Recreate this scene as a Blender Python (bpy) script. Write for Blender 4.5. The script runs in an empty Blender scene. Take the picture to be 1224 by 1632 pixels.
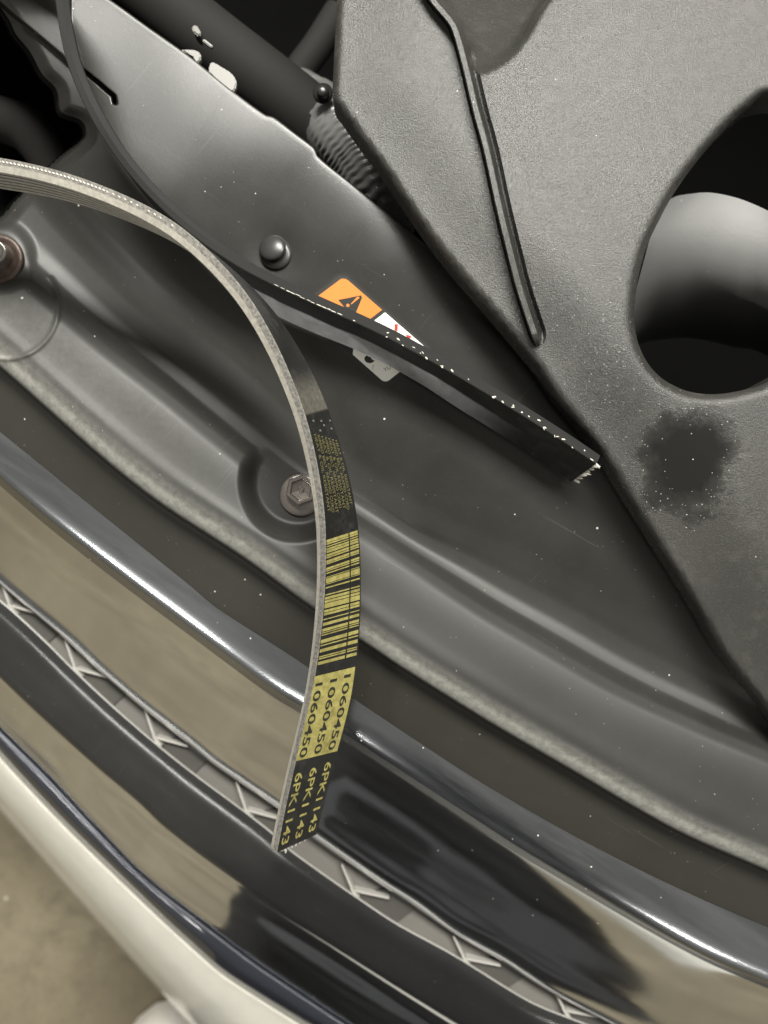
import bpy, bmesh, math, random
import numpy as np
from mathutils import Vector, Matrix
from mathutils.geometry import delaunay_2d_cdt
random.seed(7); rng = np.random.default_rng(7)
sc = bpy.context.scene
COL = sc.collection

# ------------------------------------------------------------------ camera, light, exposure
CAMZ, F, CX, CY = 0.30, 1191.0, 612.0, 816.0
cam = bpy.data.cameras.new("camera"); camo = bpy.data.objects.new("camera", cam); COL.objects.link(camo)
camo.location = (0, 0, CAMZ); camo.rotation_euler = (0, 0, 0)
cam.sensor_fit = 'VERTICAL'; cam.sensor_height = 36.0; cam.lens = F / 1632.0 * 36.0
cam.clip_start = 0.005; cam.clip_end = 50
cam.dof.use_dof = True; cam.dof.focus_distance = 0.275; cam.dof.aperture_fstop = 9.5
sc.camera = camo

w = bpy.data.worlds.new("World"); sc.world = w; w.use_nodes = True
bg = w.node_tree.nodes['Background']; bg.inputs[0].default_value = (1.0, 0.97, 0.87, 1); bg.inputs[1].default_value = 0.28
AX = Vector((0.83, -0.557, 0)).normalized()      # along the front of the car
PX = Vector((0.557, 0.83, 0)).normalized()       # towards the rear of the car
def tube_light(a, p, z, power, length=1.2, width=0.09, col=(1.0, 0.98, 0.91)):
    l = bpy.data.lights.new("ceiling_tube", 'AREA'); l.shape = 'RECTANGLE'; l.size = length; l.size_y = width
    l.energy = power; l.color = col
    o = bpy.data.objects.new("ceiling_tube", l); COL.objects.link(o)
    o.location = AX * a + PX * p + Vector((0, 0, z))
    o.rotation_euler = (0, 0, math.atan2(AX.y, AX.x))
    return o
tube_light(-0.95, 1.25, 1.80, 140, 1.3, 0.6)
tube_light(0.36, 1.25, 1.80, 62, 1.3, 0.6)
tube_light(-0.48, -2.40, 1.75, 46)
tube_light(0.78, -2.40, 1.75, 46)
tube_light(2.04, -2.40, 1.75, 46)
sc.view_settings.view_transform = 'Standard'; sc.view_settings.look = 'None'
sc.view_settings.exposure = 0.0; sc.view_settings.gamma = 1.0
sc.cycles.use_denoising = True
sc.cycles.max_bounces = 8

# ------------------------------------------------------------------ helpers
def P(x, y, z):
    """the point of the place seen at photo pixel x, y when it lies at height z"""
    k = (CAMZ - z) / F
    return Vector(((x - CX) * k, -(y - CY) * k, z))
def Pn(x, y, z):
    k = (CAMZ - z) / F
    return np.stack([(x - CX) * k, -(y - CY) * k, z], -1)

def mesh_obj(name, verts, faces, mats, parent=None, smooth=True, fmat=None):
    me = bpy.data.meshes.new(name)
    me.from_pydata([tuple(v) for v in verts], [], [tuple(f) for f in faces])
    if not isinstance(mats, (list, tuple)): mats = [mats]
    for m in mats: me.materials.append(m)
    if fmat is not None: me.polygons.foreach_set('material_index', np.asarray(fmat, dtype=np.int32))
    if smooth: me.polygons.foreach_set('use_smooth', np.ones(len(me.polygons), dtype=bool))
    me.update()
    o = bpy.data.objects.new(name, me); COL.objects.link(o)
    if parent: o.parent = parent
    return o
def thing(name, label, cat, group=None, loc=None):
    o = bpy.data.objects.new(name, None); COL.objects.link(o)
    o['label'] = label; o['category'] = cat
    o.empty_display_size = 0.01
    if group: o['group'] = group
    return o
def tag(o, label, cat):
    o['label'] = label; o['category'] = cat; return o
def bm_obj(name, bm, mat, parent=None, smooth=False):
    me = bpy.data.meshes.new(name); bm.normal_update(); bm.to_mesh(me); bm.free()
    me.materials.append(mat)
    if smooth: me.polygons.foreach_set('use_smooth', np.ones(len(me.polygons), dtype=bool))
    o = bpy.data.objects.new(name, me); COL.objects.link(o)
    if parent: o.parent = parent
    return o

def pchip(x, y, xq):
    x = np.asarray(x, float); y = np.asarray(y, float); xq = np.asarray(xq, float)
    h = np.diff(x); d = np.diff(y) / h
    m = np.zeros_like(y)
    if len(x) == 2: m[:] = d[0]
    else:
        for i in range(1, len(x) - 1):
            if d[i-1] * d[i] > 0:
                w1, w2 = 2*h[i] + h[i-1], h[i] + 2*h[i-1]
                m[i] = (w1 + w2) / (w1 / d[i-1] + w2 / d[i])
        m[0], m[-1] = d[0], d[-1]
    i = np.clip(np.searchsorted(x, xq) - 1, 0, len(x) - 2)
    t = (xq - x[i]) / h[i]
    out = ((2*t**3 - 3*t**2 + 1) * y[i] + (t**3 - 2*t**2 + t) * h[i] * m[i]
           + (-2*t**3 + 3*t**2) * y[i+1] + (t**3 - t**2) * h[i] * m[i+1])
    out = np.where(xq < x[0], y[0] + (xq - x[0]) * m[0], out)
    return np.where(xq > x[-1], y[-1] + (xq - x[-1]) * m[-1], out)

DS, DT = np.array([0.83, 0.557]), np.array([-0.557, 0.83])
def st(x, y): return x*DS[0] + y*DS[1], x*DT[0] + y*DT[1]
def xy(s, t): return s*DS[0] + t*DT[0], s*DS[1] + t*DT[1]
def row(pts):
    a = np.array(pts, float); s, t = st(a[:, 0], a[:, 1]); o = np.argsort(s); s, t = s[o], t[o]
    def f(q): return pchip(s, t, q)
    return f
def off(f, d): return lambda q: f(q) + d
def mix(f, g, k): return lambda q: f(q) * (1-k) + g(q) * k
def zs(pairs):
    a = np.array(pairs, float)
    return lambda q: pchip(a[:, 0], a[:, 1], np.clip(q, a[0, 0], a[-1, 0]))

def smooth01(x): x = np.clip(x, 0, 1); return x*x*(3-2*x)
def seg_dist(px, py, poly, closed=False):
    poly = np.array(poly, float); n = len(poly); best = np.full(px.shape, 1e9)
    for i in range(n if closed else n-1):
        a, b = poly[i], poly[(i+1) % n]; ab = b - a; L = max(ab @ ab, 1e-9)
        t = np.clip(((px-a[0])*ab[0] + (py-a[1])*ab[1]) / L, 0, 1)
        best = np.minimum(best, np.hypot(px-a[0]-t*ab[0], py-a[1]-t*ab[1]))
    return best
def inside(px, py, poly):
    poly = np.array(poly, float); n = len(poly); r = np.zeros(px.shape, bool)
    for i in range(n):
        a, b = poly[i], poly[(i+1) % n]
        c = ((a[1] > py) != (b[1] > py))
        with np.errstate(divide='ignore', invalid='ignore'):
            xx = (b[0]-a[0]) * (py-a[1]) / (b[1]-a[1] if b[1] != a[1] else 1e-9) + a[0]
        r ^= c & (px < xx)
    return r
def sdf(px, py, poly):
    d = seg_dist(px, py, poly, True); return np.where(inside(px, py, poly), -d, d)
def spline(pts, n, closed=False):
    """Catmull-Rom through pts (any dimension)"""
    p = np.array(pts, float); m = len(p)
    if closed: p = np.vstack([p[-1], p, p[0], p[1]]); k = m
    else: p = np.vstack([2*p[0]-p[1], p, 2*p[-1]-p[-2]]); k = m - 1
    out = []
    for i in range(k):
        p0, p1, p2, p3 = p[i:i+4]
        for t in np.linspace(0, 1, n, endpoint=False):
            out.append(0.5*((2*p1) + (-p0+p2)*t + (2*p0-5*p1+4*p2-p3)*t*t + (-p0+3*p1-3*p2+p3)*t**3))
    if not closed: out.append(p[-2])
    return np.array(out)

def loft(name, rows, s0, s1, ds, sub, mats, parent, zfun=None, mat_rows=None, cav=None):
    """rows: (t function, z or z function) from the rear of the car to its front; returns object and z lookup"""
    S = np.arange(s0, s1 + ds, ds); nr = len(rows)
    fr = []
    for k in range(nr-1):
        n = sub[k] if isinstance(sub, (list, tuple)) else sub
        fr += [k + i / n for i in range(n)]
    fr.append(nr-1); fr = np.array(fr)
    TT = np.stack([f(S) for f, z in rows], 1); ZZ = np.stack([(z(S) if callable(z) else np.full(S.shape, z)) for f, z in rows], 1)
    for k in range(1, nr): TT[:, k] = np.maximum(TT[:, k], TT[:, k-1] + 0.4)
    i0 = np.clip(fr.astype(int), 0, nr-2); a = fr - i0
    T = TT[:, i0] * (1-a) + TT[:, i0+1] * a
    Z = np.stack([pchip(TT[i], ZZ[i], T[i]) for i in range(len(S))])
    X, Y = xy(S[:, None], T)
    if zfun is not None: Z = zfun(X, Y, Z)
    V = Pn(X, Y, Z).reshape(-1, 3); ns, nt = T.shape
    idx = np.arange(ns*nt).reshape(ns, nt)
    q = np.stack([idx[:-1, :-1], idx[1:, :-1], idx[1:, 1:], idx[:-1, 1:]], -1).reshape(-1, 4)[:, ::-1]
    fm = None
    if cav is not None:
        cm = inside(X, Y, cav)[:-1, :-1] & (Z[:-1, :-1] < -0.035); fm = cm.astype(int).ravel()  # deep cavity faces go black: the pit's shade is put into the colour
    if mat_rows: fm = np.tile(np.array([mat_rows[k] for k in i0[:-1]]), ns-1)
    o = mesh_obj(name, V, q, mats, parent, True, fm)
    def look(x, y):
        s, t = st(x, y); i = int(np.clip(round((s-s0)/ds), 0, ns-1))
        return float(np.interp(t, T[i], Z[i]))
    return o, look

# ------------------------------------------------------------------ materials
class NT:
    def __init__(self, name):
        self.m = bpy.data.materials.new(name); self.m.use_nodes = True
        self.t = self.m.node_tree; self.b = self.t.nodes['Principled BSDF']
        self.tc = self.t.nodes.new('ShaderNodeTexCoord').outputs['Object']
    def n(self, typ, **kw):
        nd = self.t.nodes.new(typ)
        for k, v in kw.items():
            if k.startswith('_'): setattr(nd, k[1:], v)
            else: nd.inputs[k.replace('__', ' ')].default_value = v
        return nd
    def link(self, a, b): self.t.links.new(a, b)
    def noise(self, scale, detail=4, rough=0.55, vec=None):
        nd = self.n('ShaderNodeTexNoise', Scale=scale, Detail=detail, Roughness=rough)
        self.link(vec or self.tc, nd.inputs['Vector']); return nd.outputs['Fac']
    def ramp(self, fac, stops):
        nd = self.n('ShaderNodeValToRGB'); e = nd.color_ramp.elements
        while len(e) < len(stops): e.new(0.5)
        for el, (p, c) in zip(e, stops):
            el.position = p; el.color = (c, c, c, 1) if isinstance(c, (int, float)) else (*c, 1)
        self.link(fac, nd.inputs[0]); return nd.outputs[0]
    def math(self, op, a, b=None):
        nd = self.n('ShaderNodeMath', _operation=op)
        for i, v in enumerate((a, b)):
            if v is None: continue
            if isinstance(v, (int, float)): nd.inputs[i].default_value = v
            else: self.link(v, nd.inputs[i])
        return nd.outputs[0]
    def mixc(self, fac, a, b):
        nd = self.n('ShaderNodeMix', _data_type='RGBA')
        for k, v in ((0, fac), (6, a), (7, b)):
            if isinstance(v, (int, float)): nd.inputs[k].default_value = v
            elif isinstance(v, tuple): nd.inputs[k].default_value = (*v, 1)
            else: self.link(v, nd.inputs[k])
        return nd.outputs[2]
    def bump(self, h, strength, dist, prev=None):
        nd = self.n('ShaderNodeBump', Strength=strength, Distance=dist)
        self.link(h, nd.inputs['Height'])
        if prev: self.link(prev, nd.inputs['Normal'])
        return nd.outputs[0]
    def scaled(self, v):
        nd = self.n('ShaderNodeMapping'); nd.inputs['Scale'].default_value = v
        self.link(self.tc, nd.inputs['Vector']); return nd.outputs[0]
    def rotscaled(self, rotz, v):
        nd = self.n('ShaderNodeMapping'); nd.inputs['Rotation'].default_value = (0, 0, rotz)
        self.link(self.tc, nd.inputs['Vector'])
        n2 = self.n('ShaderNodeMapping'); n2.inputs['Scale'].default_value = v
        self.link(nd.outputs[0], n2.inputs['Vector']); return n2.outputs[0]
    def specks(self, scale, r, keep):
        nd = self.n('ShaderNodeTexVoronoi', Scale=scale); self.link(self.tc, nd.inputs['Vector'])
        wn = self.n('ShaderNodeSeparateColor'); self.link(nd.outputs['Color'], wn.inputs[0])
        rr = self.math('MULTIPLY', wn.outputs[1], r)
        near = self.math('LESS_THAN', nd.outputs['Distance'], rr)
        return self.math('MULTIPLY', near, self.math('LESS_THAN', wn.outputs[0], keep))
    def set(self, **kw):
        for k, v in kw.items():
            k = k.replace('__', ' ')
            if isinstance(v, (int, float)): self.b.inputs[k].default_value = v
            elif isinstance(v, tuple): self.b.inputs[k].default_value = (*v, 1)
            else: self.link(v, self.b.inputs[k])
        return self

def plastic(name, col, rough=0.5, grain=0.12, gscale=2600, dust=0.5, spec=0.5, haze=0.25, wear_sheen=False):
    t = NT(name)
    big = t.noise(22, 5, 0.6); fine = t.noise(gscale, 3, 0.6); mid = t.noise(240, 4, 0.6)
    film = t.ramp(big, [(0.35, 0.0), (0.75, 1.0)])
    dusty = tuple(min(1, c*1.35 + 0.02) for c in col)
    c = t.mixc(t.math('MULTIPLY', film, haze), col, dusty)
    c = t.mixc(t.math('MULTIPLY', t.ramp(mid, [(0.55, 0), (0.8, 1)]), haze*0.6), c, dusty)
    if dust:
        sp = t.specks(150, 0.075, dust*0.45); sp2 = t.specks(520, 0.13, dust*0.45)
        c = t.mixc(t.math('MULTIPLY', sp2, t.ramp(t.noise(40, 3), [(0.42, 0.05), (0.62, 0.8)])), c, (0.34, 0.33, 0.30))
        c = t.mixc(t.math('MULTIPLY', sp, 0.85), c, (0.55, 0.53, 0.49))
        sc1 = t.noise(60, 2, 0.5, t.rotscaled(0.55, (0.35, 14.0, 1.0))); sc2 = t.noise(50, 2, 0.5, t.rotscaled(-0.9, (0.4, 16.0, 1.0)))
        scr = t.math('MULTIPLY', t.math('MAXIMUM', t.ramp(sc1, [(0.70, 0), (0.73, 1)]), t.ramp(sc2, [(0.715, 0), (0.74, 1)])), t.ramp(t.noise(18, 3), [(0.5, 0), (0.62, 0.5)]))
        c = t.mixc(scr, c, tuple(min(1, q*1.8 + 0.03) for q in col))
    if wear_sheen:
        nd = t.n('ShaderNodeAttribute'); nd.attribute_name = 'wear_sheen'
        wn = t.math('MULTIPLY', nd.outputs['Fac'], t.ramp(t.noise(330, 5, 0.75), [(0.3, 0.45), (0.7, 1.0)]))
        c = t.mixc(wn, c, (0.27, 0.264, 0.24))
    r = t.math('ADD', rough - 0.06, t.math('MULTIPLY', big, 0.22))
    if wear_sheen:
        n2 = t.n('ShaderNodeAttribute'); n2.attribute_name = 'matte'
        r = t.math('ADD', t.math('ADD', r, t.math('MULTIPLY', nd.outputs['Fac'], 0.4)), t.math('MULTIPLY', n2.outputs['Fac'], 0.20))
    t.set(Base__Color=c, Roughness=r, Specular__IOR__Level=spec)
    t.set(Normal=t.bump(fine, grain, 0.0004))
    return t.m
def simple(name, col, rough=0.5, metal=0.0, spec=0.5, bump=0, bscale=900):
    t = NT(name)
    n = t.noise(60, 4)
    t.set(Base__Color=t.mixc(t.math('MULTIPLY', t.ramp(n, [(0.3, 0), (0.8, 1)]), 0.35), col, tuple(min(1, c*1.3) for c in col)),
          Roughness=t.math('ADD', rough-0.05, t.math('MULTIPLY', n, 0.1)), Metallic=metal, Specular__IOR__Level=spec)
    if bump: t.set(Normal=t.bump(t.noise(bscale, 3), bump, 0.0004))
    return t.m
def mirror(name, col, rough, metal=1.0, dust=0.35, smear=0.02):
    t = NT(name)
    sm = t.noise(30, 5, 0.6, t.rotscaled(math.radians(34), (0.35, 3.0, 1)))
    film = t.ramp(sm, [(0.42, 0), (0.78, 1)])
    sp = t.specks(150, 0.06, dust)
    c = t.mixc(sp, col, (0.75, 0.73, 0.68))
    fine = t.ramp(t.noise(70, 6, 0.7, t.rotscaled(math.radians(34), (0.25, 2.2, 1))), [(0.45, 0), (0.8, 1)])
    fl = t.math('MULTIPLY', t.math('MAXIMUM', t.math('MULTIPLY', film, smear), t.math('MULTIPLY', fine, smear)), 1.0)
    c = t.mixc(fl, c, (0.26, 0.25, 0.23))
    t.set(Base__Color=c, Roughness=t.math('ADD', rough, t.math('MULTIPLY', film, 0.04)),
          Metallic=t.math('MULTIPLY', t.math('SUBTRACT', 1.0, t.math('MAXIMUM', sp, fl)), metal))
    t.set(Normal=t.bump(t.noise(22, 3, 0.5), 0.04, 0.002))
    return t.m

M = {}
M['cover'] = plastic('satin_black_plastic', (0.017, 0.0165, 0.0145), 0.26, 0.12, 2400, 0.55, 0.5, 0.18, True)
M['trim_matte'] = plastic('dusty_black_plastic', (0.027, 0.0245, 0.0195), 0.55, 0.05, 2000, 0.6, 0.35)
M['chrome'] = mirror('dark_chrome', (0.93, 0.96, 1.0), 0.075)
M['satin_chrome'] = mirror('satin_dark_chrome', (0.34, 0.355, 0.375), 0.17, 1.0, 0.6, 0.12)
M['gloss'] = plastic('gloss_black_plastic', (0.018, 0.018, 0.018), 0.16, 0.0, 2000, 0.3, 0.6, 0.15)
M['strip'] = simple('blue_black_chrome', (0.035, 0.037, 0.046), 0.06, 0.3)
M['mesh'] = simple('pale_grey_plastic', (0.33, 0.318, 0.295), 0.55)
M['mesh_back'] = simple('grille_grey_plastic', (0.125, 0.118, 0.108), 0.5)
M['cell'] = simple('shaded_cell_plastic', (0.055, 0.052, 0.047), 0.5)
M['black'] = simple('black_void_plastic', (0.004, 0.004, 0.004), 0.9, 0, 0.0)
M['dark'] = simple('dark_painted_metal', (0.016, 0.0155, 0.0145), 0.75, 0, 0.15)
M['white_paint'] = simple('white_car_paint', (0.47, 0.455, 0.405), 0.14, 0, 0.5)
M['bolt'] = simple('oxidised_steel', (0.30, 0.27, 0.25), 0.30, 0.8, 0.5, 0.2)
M['rust'] = simple('rusty_steel', (0.062, 0.043, 0.035), 0.45, 0.4, 0.5, 0.3)
M['pin'] = simple('black_nylon', (0.028, 0.028, 0.027), 0.30)
M['clip'] = simple('pale_zinc', (0.13, 0.127, 0.118), 0.4, 0.2)
M['orange'] = simple('orange_print', (0.58, 0.19, 0.03), 0.45)
M['label_white'] = simple('white_print', (0.86, 0.85, 0.78), 0.45)
M['label_black'] = simple('black_print', (0.020, 0.020, 0.018), 0.40)
M['label_red'] = simple('red_print', (0.36, 0.03, 0.025), 0.45)
M['yellow'] = simple('yellow_print', (0.40, 0.36, 0.085), 0.5, 0, 0.4)
M['ink'] = simple('black_ink', (0.02, 0.02, 0.015), 0.5)
M['cord'] = simple('white_cord', (0.60, 0.575, 0.51), 0.6)
M['phone'] = simple('dark_phone', (0.02, 0.02, 0.02), 0.3)

# ------------------------------------------------------------------ rows traced along the car front
L1 = row([(-120,-180),(60,-75),(175,0),(235,43),(295,85),(370,145),(422,183),(437,188),(470,213),(500,236),(507,250),(560,293),(612,335),(720,424),(900,580),(1150,790),(1500,1080)])
F2 = row([(-300,20),(60,260),(120,332),(176,395),(240,458),(300,508),(375,568),(465,648),(560,745),(662,816),(787,871),(912,931),(1037,1001),(1152,1061),(1300,1140),(1700,1350)])
F4 = row([(-300,170),(-60,360),(55,456),(165,551),(260,626),(340,691),(430,760),(530,815),(620,872),(762,966),(887,1040),(962,1083),(1112,1155),(1224,1202),(1600,1370)])
F6 = row([(-200,410),(0,585),(275,816),(380,884),(497,968),(612,1046),(762,1141),(907,1226),(1062,1316),(1224,1389),(1600,1550)])
T1 = row([(-200,530),(0,690),(155,816),(300,933),(350,974),(480,1058),(600,1140),(727,1224),(852,1299),(962,1359),(1112,1432),(1224,1480),(1600,1630)])
T2 = row([(-200,590),(0,768),(55,816),(125,873),(240,961),(310,1013),(370,1058),(440,1109),(475,1130),(570,1190),(700,1275),(800,1340),(922,1414),(1012,1467),(1112,1522),(1224,1571),(1600,1720)])
T3 = row([(-200,740),(0,931),(100,1016),(165,1076),(230,1131),(300,1186),(345,1222),(435,1284),(505,1340),(612,1414),(667,1449),(717,1484),(812,1540),(857,1569),(972,1632),(1300,1800)])
G1 = row([(-200,760),(0,956),(19,972),(72,1021),(119,1068),(183,1128),(260,1194),(295,1222),(430,1324),(470,1360),(612,1459),(727,1524),(832,1589),(962,1645),(1300,1830)])
G2 = row([(-200,880),(0,1081),(85,1161),(155,1224),(220,1279),(260,1317),(325,1368),(420,1435),(526,1502),(640,1575),(760,1650),(1100,1860)])
G3 = row([(-200,960),(0,1161),(75,1235),(150,1315),(240,1405),(340,1482),(430,1549),(550,1629),(800,1780)])
B1 = row([(-200,990),(0,1204),(20,1226),(100,1311),(200,1409),(290,1494),(370,1562),(480,1632),(760,1790)])
B2 = row([(-200,1070),(0,1289),(75,1374),(150,1459),(225,1544),(305,1632),(450,1790)])

# ------------------------------------------------------------------ the setting
def concrete():
    t = NT('worn_concrete')
    a = t.noise(3.2, 6, 0.62); b = t.noise(28, 5, 0.65); c = t.noise(190, 3, 0.6)
    col = t.ramp(a, [(0.3, (0.080, 0.064, 0.037)), (0.55, (0.125, 0.104, 0.063)), (0.75, (0.175, 0.150, 0.098))])
    col = t.mixc(t.math('MULTIPLY', t.ramp(b, [(0.45, 0), (0.68, 1)]), 0.6), col, (0.07, 0.056, 0.033))
    sp = t.specks(34, 0.13, 0.4)
    col = t.mixc(t.math('MULTIPLY', sp, 0.7), col, (0.36, 0.335, 0.28))
    t.set(Base__Color=col, Roughness=0.75, Normal=t.bump(t.math('ADD', b, t.math('MULTIPLY', c, 0.5)), 0.25, 0.004))
    return t.m
FZ = -0.74
g = 24
fv = [(x, y, FZ) for x in (-6, 6) for y in (-6, 6)]
fl = mesh_obj('floor', fv, [(0, 2, 3, 1)], concrete(), None, False); fl['kind'] = 'structure'
bay = mesh_obj('engine_bay', *(lambda c: (c, [(0,1,2,3),(0,1,5,4),(1,2,6,5),(2,3,7,6),(3,0,4,7)]))(
    [tuple(PX*p + AX*a + Vector((0,0,z))) for z in (-0.30, -0.045) for a, p in ((-0.7,-0.03),(0.7,-0.03),(0.7,0.75),(-0.7,0.75))]), M['black'], None, False)
bay['kind'] = 'structure'

# ------------------------------------------------------------------ radiator cover (the big black plastic shield)
CAV = [(-260,-160),(-60,-40),(0,22),(20,58),(42,85),(62,122),(84,145),(88,172),(96,186),(124,196),(131,210),(124,224),(80,262),(25,318),(-30,360),(-260,420)]
SHELF = [(-200,-160),(0,6),(97,88),(110,104),(112,-200)]
SLIT = [(118,98),(131,111),(158,133),(181,153),(183,164)]
CAVS = spline(CAV, 4, True)
def cover_z(X, Y, Z):
    d = sdf(X, Y, CAVS); Z = Z - 0.075 * smooth01(0.5 - d/12.0) - 0.004*smooth01(1 - np.maximum(d, 0)/26)
    d = sdf(X, Y, SHELF); Z = Z + 0.004 * smooth01(0.5 - d/7.0)
    d = seg_dist(X, Y, SLIT); Z = Z - 0.007 * smooth01(1.3 - d/3.2)
    # boss round the right bolt, ring pressed round the left one, embossed circle
    d = np.hypot(X-474, Y-770) - 80; k = smooth01(0.5 - d/36.0)
    Z = Z*(1-k) + np.minimum(Z, -0.0150)*k
    d = np.hypot(X+2, Y-408) - 50; k = smooth01(0.5 - d/30.0); Z = Z*(1-k) + (-0.011)*k
    d = np.abs(np.hypot(X-10, Y-489) - 83); Z = Z + 0.0009 * np.exp(-(d/4.0)**2) * (Y > 440)
    d = np.hypot(X-437, Y-402); Z = Z - 0.0010*np.exp(-(d/38.0)**2)
    # wavy pressing of the plate
    Z = Z + 0.0004*np.sin(X*0.011 + Y*0.017) * smooth01((700-Y)/300) + 0.00012*np.sin(X*0.03 - Y*0.012)
    return Z
cover = thing('radiator_cover', 'large satin black plastic shield with bolts and orange warning sticker beneath the belt', 'radiator cover')
rows = [(off(L1, -0.8), -0.030), (off(L1, 0.0), -0.0044), (off(L1, 1.2), -0.0041), (off(L1, 9), -0.0040),
        (mix(L1, F2, 0.5), zs([(0,-0.0026),(320,-0.0034),(650,-0.0084),(1100,-0.0074)])), (off(F2, -20), zs([(0,-0.0040),(320,-0.0058),(650,-0.0138),(1100,-0.0114)])), (off(F2, 12), zs([(0,-0.0088),(320,-0.0104),(650,-0.0152),(1100,-0.0134)])),
        (mix(F2, F4, 0.36), -0.0153), (mix(F2, F4, 0.56), -0.0156), (mix(F2, F4, 0.76), -0.0140), (off(F4, -2), -0.0066), (off(F4, 20), -0.0030),
        (mix(F4, F6, 0.55), zs([(0,-0.0012),(900,-0.0010),(1300,-0.0006)])), (off(F6, -42), 0.0001), (off(F6, -31), 0.0001), (off(F6, -19), -0.0013), (off(F6, -8), -0.0027), (off(F6, -2), -0.0036), (off(F6, 0.5), -0.0058), (off(F6, 1.5), -0.026)]
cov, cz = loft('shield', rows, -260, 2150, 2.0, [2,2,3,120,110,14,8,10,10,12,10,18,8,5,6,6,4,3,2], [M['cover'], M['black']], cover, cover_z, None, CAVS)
_n = len(cov.data.vertices); _c = np.empty(_n*3, dtype=np.float32); cov.data.vertices.foreach_get('co', _c); _c = _c.reshape(-1, 3)
_px, _py = CX + _c[:, 0]*F/(CAMZ - _c[:, 2]), CY - _c[:, 1]*F/(CAMZ - _c[:, 2]); _s, _t = st(_px, _py)
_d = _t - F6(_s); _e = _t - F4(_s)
_w = 1.0*np.exp(-((_d + 16)/13.0)**2) + 0.17*smooth01((_e - 2)/30.0)*smooth01((-_d - 22)/30.0)*(0.02 + 0.98*smooth01((1000 - _s)/700.0))  # pale lip wear also paints in the lip's highlight; thin dust on the ledge
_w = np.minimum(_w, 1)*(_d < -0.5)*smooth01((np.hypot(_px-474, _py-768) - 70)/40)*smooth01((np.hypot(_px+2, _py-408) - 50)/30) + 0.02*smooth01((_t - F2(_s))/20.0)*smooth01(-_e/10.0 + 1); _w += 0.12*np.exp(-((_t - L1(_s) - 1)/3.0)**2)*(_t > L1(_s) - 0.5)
_m = 0.75*smooth01((_t - F2(_s) + 25)/25.0)*smooth01(-_e/10.0 + 1) + smooth01((_e + 12)/20.0)
_mt = cov.data.attributes.new('matte', 'FLOAT', 'POINT'); _mt.data.foreach_set('value', _m.astype(np.float32))
_at = cov.data.attributes.new('wear_sheen', 'FLOAT', 'POINT'); _at.data.foreach_set('value', _w.astype(np.float32))
def C(x, y, dz=0.0): return P(x, y, cz(x, y) + dz)

# ------------------------------------------------------------------ upper grille moulding, mesh, bar, strip, bumper
trim = thing('grille_moulding', 'wide dark chrome moulding with bright ridge below the ledge of the black shield', 'grille moulding')
# split at the ridge into dusty top flange and chrome face, meeting at T1
loft('top_flange', [(off(F6, -14), -0.0115), (off(F6, 3), -0.0108), (off(F6, 14), -0.0132), (mix(F6, T1, 0.5), -0.0178), (off(T1, -6), -0.0238), (off(T1, 6), -0.0262)],
     -260, 2150, 6.0, [3,4,6,6,3], M['trim_matte'], trim)
loft('chrome_face', [(off(T1, -1), -0.0246), (off(T1, 8), -0.0249), (mix(T1, T2, 0.40), -0.0256), (mix(T1, T2, 0.70), -0.0268), (mix(T1, T2, 0.88), -0.0284), (off(T2, -3), -0.0308), (off(T2, 5), -0.0362),
                     (mix(T2, T3, 0.3), -0.060), (mix(T2, T3, 0.7), -0.090), (off(T3, -4), -0.1120), (off(T3, -0.5), -0.1150), (off(T3, 0.6), -0.1190)],
     -260, 2150, 5.0, [3,5,6,5,5,5,8,8,6,2,2], [M['satin_chrome'], M['chrome']], trim, None, [0,0,0,0,0,0,1,1,1,1,1])

grille = thing('grille_mesh', 'narrow strip of pale grey honeycomb grille showing between the chrome moulding and the black bar', 'grille')
loft('backing', [(off(T3, -40), -0.128), (mix(T3, G1, 0.5), -0.126), (off(G1, 30), -0.128)], -260, 2150, 12, [3,3], M['mesh_back'], grille)
def prism(name, pts, z0, z1, mat, parent, bevel=0.0004, zf=None):
    """polygon in photo pixels at height z1, straight sides down to z0"""
    bm = bmesh.new()
    top = [bm.verts.new(P(x, y, (zf(x, y) if zf else 0) + z1)) for x, y in pts]
    f = bm.faces.new(top); f.normal_update()
    if f.normal.z < 0: f.normal_flip()
    r = bmesh.ops.extrude_face_region(bm, geom=[f]); vs = [e for e in r['geom'] if isinstance(e, bmesh.types.BMVert)]
    bmesh.ops.translate(bm, verts=vs, vec=(0, 0, z0 - z1))
    bmesh.ops.recalc_face_normals(bm, faces=bm.faces)
    if bevel:
        es = [e for e in bm.edges if e.calc_length() > bevel*3]
        bmesh.ops.bevel(bm, geom=es, offset=bevel, segments=2, affect='EDGES', clamp_overlap=True)
    return bm_obj(name, bm, mat, parent, False)
def bar(name, a, b, wa, wb, z0, z1, mat, parent):
    a, b = np.array(a, float), np.array(b, float); d = (b-a)/np.linalg.norm(b-a); n = np.array([-d[1], d[0]])
    return prism(name, [a-n*wa/2, b-n*wb/2, b+n*wb/2, a+n*wa/2], z0, z1, mat, parent)
nodes = [((-95,866),(0.9,1.0)), ((15,966),(1,1)), ((119,1066),(1,1)), ((246,1176),(1,1)), ((392,1292),(1,1)), ((562,1420),(1.1,0.9)), ((740,1529),(1.1,0.8)), ((900,1612),(1,0.7))]
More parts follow.
